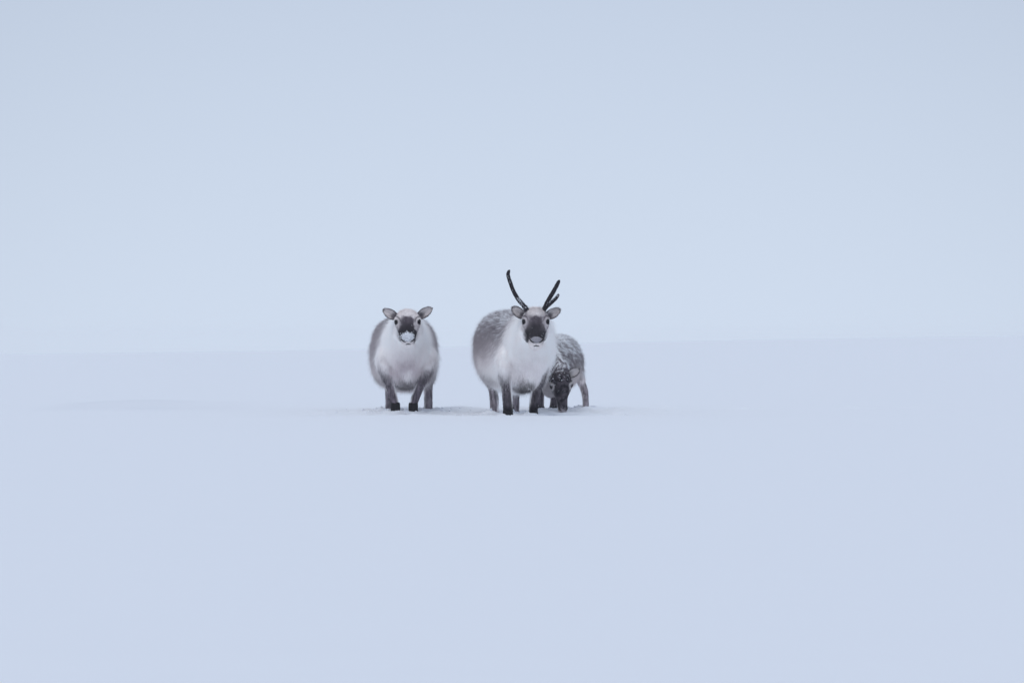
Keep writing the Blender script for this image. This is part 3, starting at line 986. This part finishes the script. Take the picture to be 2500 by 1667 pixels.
    if kind == 'antlered':
        aL = tube_obj('antler', [(.062, -.45, .835, .019), (.044, -.43, .866, .0185), (.012, -.395, .905, .0165), (-.022, -.37, .945, .0155), (-.061, -.34, 1.018, .0145),
                                 (-.090, -.33, 1.100, .0140), (-.101, -.34, 1.140, .0135), (-.096, -.355, 1.163, .011), (-.089, -.365, 1.173, .006)], M_VELVET, root, 34, 14, .22, 2)
        fuzz(aL, 2600)
        aR = tube_obj('antler', [(.172, -.45, .838, .019), (.189, -.43, .872, .017), (.2195, -.39, .936, .0155), (.262, -.355, 1.008, .0155), (.289, -.335, 1.058, .0145), (.303, -.33, 1.085, .0115), (.308, -.33, 1.097, .006)],
                      M_VELVET, root, 30, 14, .22, 4)
        fuzz(aR, 2200)
        tn = tube_obj('tine', [(.186, -.44, .860, .015), (.205, -.47, .884, .0155), (.246, -.51, .918, .0135), (.280, -.545, .952, .0120), (.294, -.555, .970, .0095), (.2985, -.56, .978, .005)], M_VELVET, aR, 24, 12, .2, 6)
        fuzz(tn, 1200)
        pts = []
        for pth, lo, hi, k in (([(.044, -.43, .866), (.012, -.395, .905), (-.022, -.37, .945)], 0, 1, 170), ([(.186, -.44, .860), (.246, -.51, .918), (.294, -.555, .970)], 0, 1, 150), ([(-.061, -.34, 1.018), (-.1, -.34, 1.14)], 0, 1, 14)):
            for _ in range(k):
                c = catmull(pth, 12)[random.randrange(12)]
                ang = random.uniform(0, 6.28)
                pts.append(c + np.array((math.cos(ang) * .014, -abs(math.sin(ang)) * .017, random.uniform(.0, .012))) + RNG.normal(0, .004, 3))
        crumbs('snow_flecks', np.array(pts), RNG.uniform(.0015, .0042, len(pts)), root, M_FLECK)

    # ---- loose flecks of snow on the coat
    nf = {'pale': 500, 'antlered': 1300, 'calf': 2600}[kind]
    def fd(P, N):
        head, leg, tt = regions(P, N)
        up_ = sm(.0, .7, N[:, 2])
        if kind == 'calf':
            return up_ * (head < .2) * sm(.3, .4, P[:, 2]) + head * (2.4 * np.exp(-((hd.local(P)[1] + .09) / .05) ** 2) * sm(.48, .62, fbm(P * 38, 90, 2)) + .14) * sm(-.3, .2, N[:, 2] - N[:, 1]) * (hd.local(P)[2] > .0) + .12 * leg
        return up_ * sm(.1, .3, tt) * (head < .2) + .35 * head * sm(.2, .6, N[:, 2]) + .05 * leg
    P, N = scatter(me, nf, fd)
    hd_, lg_, tt_ = regions(P, N)
    off = np.where(hd_ > .4, .004, np.where(lg_ > .4, .007, .012 * big)) * RNG.uniform(.6, 1.2, nf)
    sz = RNG.uniform(.0014, .0032, nf) * np.where((hd_ > .4) & (RNG.random(nf) < .10), 2.2, 1)
    crumbs('snow_flecks', P + N * off[:, None], sz, root, M_FLECK)
    return root

for kd in ('pale', 'antlered', 'calf'):
    build(kd)

# ------------------------------------------------------------------ loose snow kicked up round the hooves
cp = []
for fx, fy in FEET:
    for _ in range(80):
        ang = random.uniform(0, 6.283); d = abs(random.gauss(0, .10)) + .05
        cp.append((fx + math.cos(ang) * d * 1.3, fy + math.sin(ang) * d))
for _ in range(220):
    cp.append((random.gauss(-.3, .75), random.uniform(16.25, 18.2)))
cp = np.array(cp)
cs = RNG.uniform(.002, .008, len(cp)) * np.where(RNG.random(len(cp)) < .14, 2.3, 1)
cz = height(cp[:, 0], cp[:, 1]) + cs * .25
cr = crumbs('snow_crumbs', np.column_stack([cp, cz]), cs, None, M_SNOW, .75)
cr['label'] = 'loose crumbs of kicked up snow round the hooves'

# ------------------------------------------------------------------ thin snow haze over the whole field
bm = bmesh.new()
bmesh.ops.create_cube(bm, size=1.0)
hm = bpy.data.meshes.new('haze')
bm.to_mesh(hm); bm.free()
hz = link('haze', hm)
lo_ = np.array((gx[0] - 10, gy[0] - 10, float(GZ.min()) - 1.0))
hi_ = np.array((gx[-1] + 10, gy[-1] + 10, float(GZ.max()) + .5))
hz.location = (lo_ + hi_) / 2
hz.scale = hi_ - lo_
hz['kind'] = 'stuff'
hz['label'] = 'thin pale snow haze hanging over the whole field'
m = bpy.data.materials.new('haze')
m.use_nodes = True
t = m.node_tree
t.nodes.clear()
o = t.nodes.new('ShaderNodeOutputMaterial')
pv = t.nodes.new('ShaderNodeVolumePrincipled')
pv.inputs['Color'].default_value = (0.99, 0.99, 1.0, 1)
pv.inputs['Density'].default_value = 0.0013
pv.inputs['Anisotropy'].default_value = 0.35
t.links.new(pv.outputs['Volume'], o.inputs['Volume'])
hm.materials.append(m)
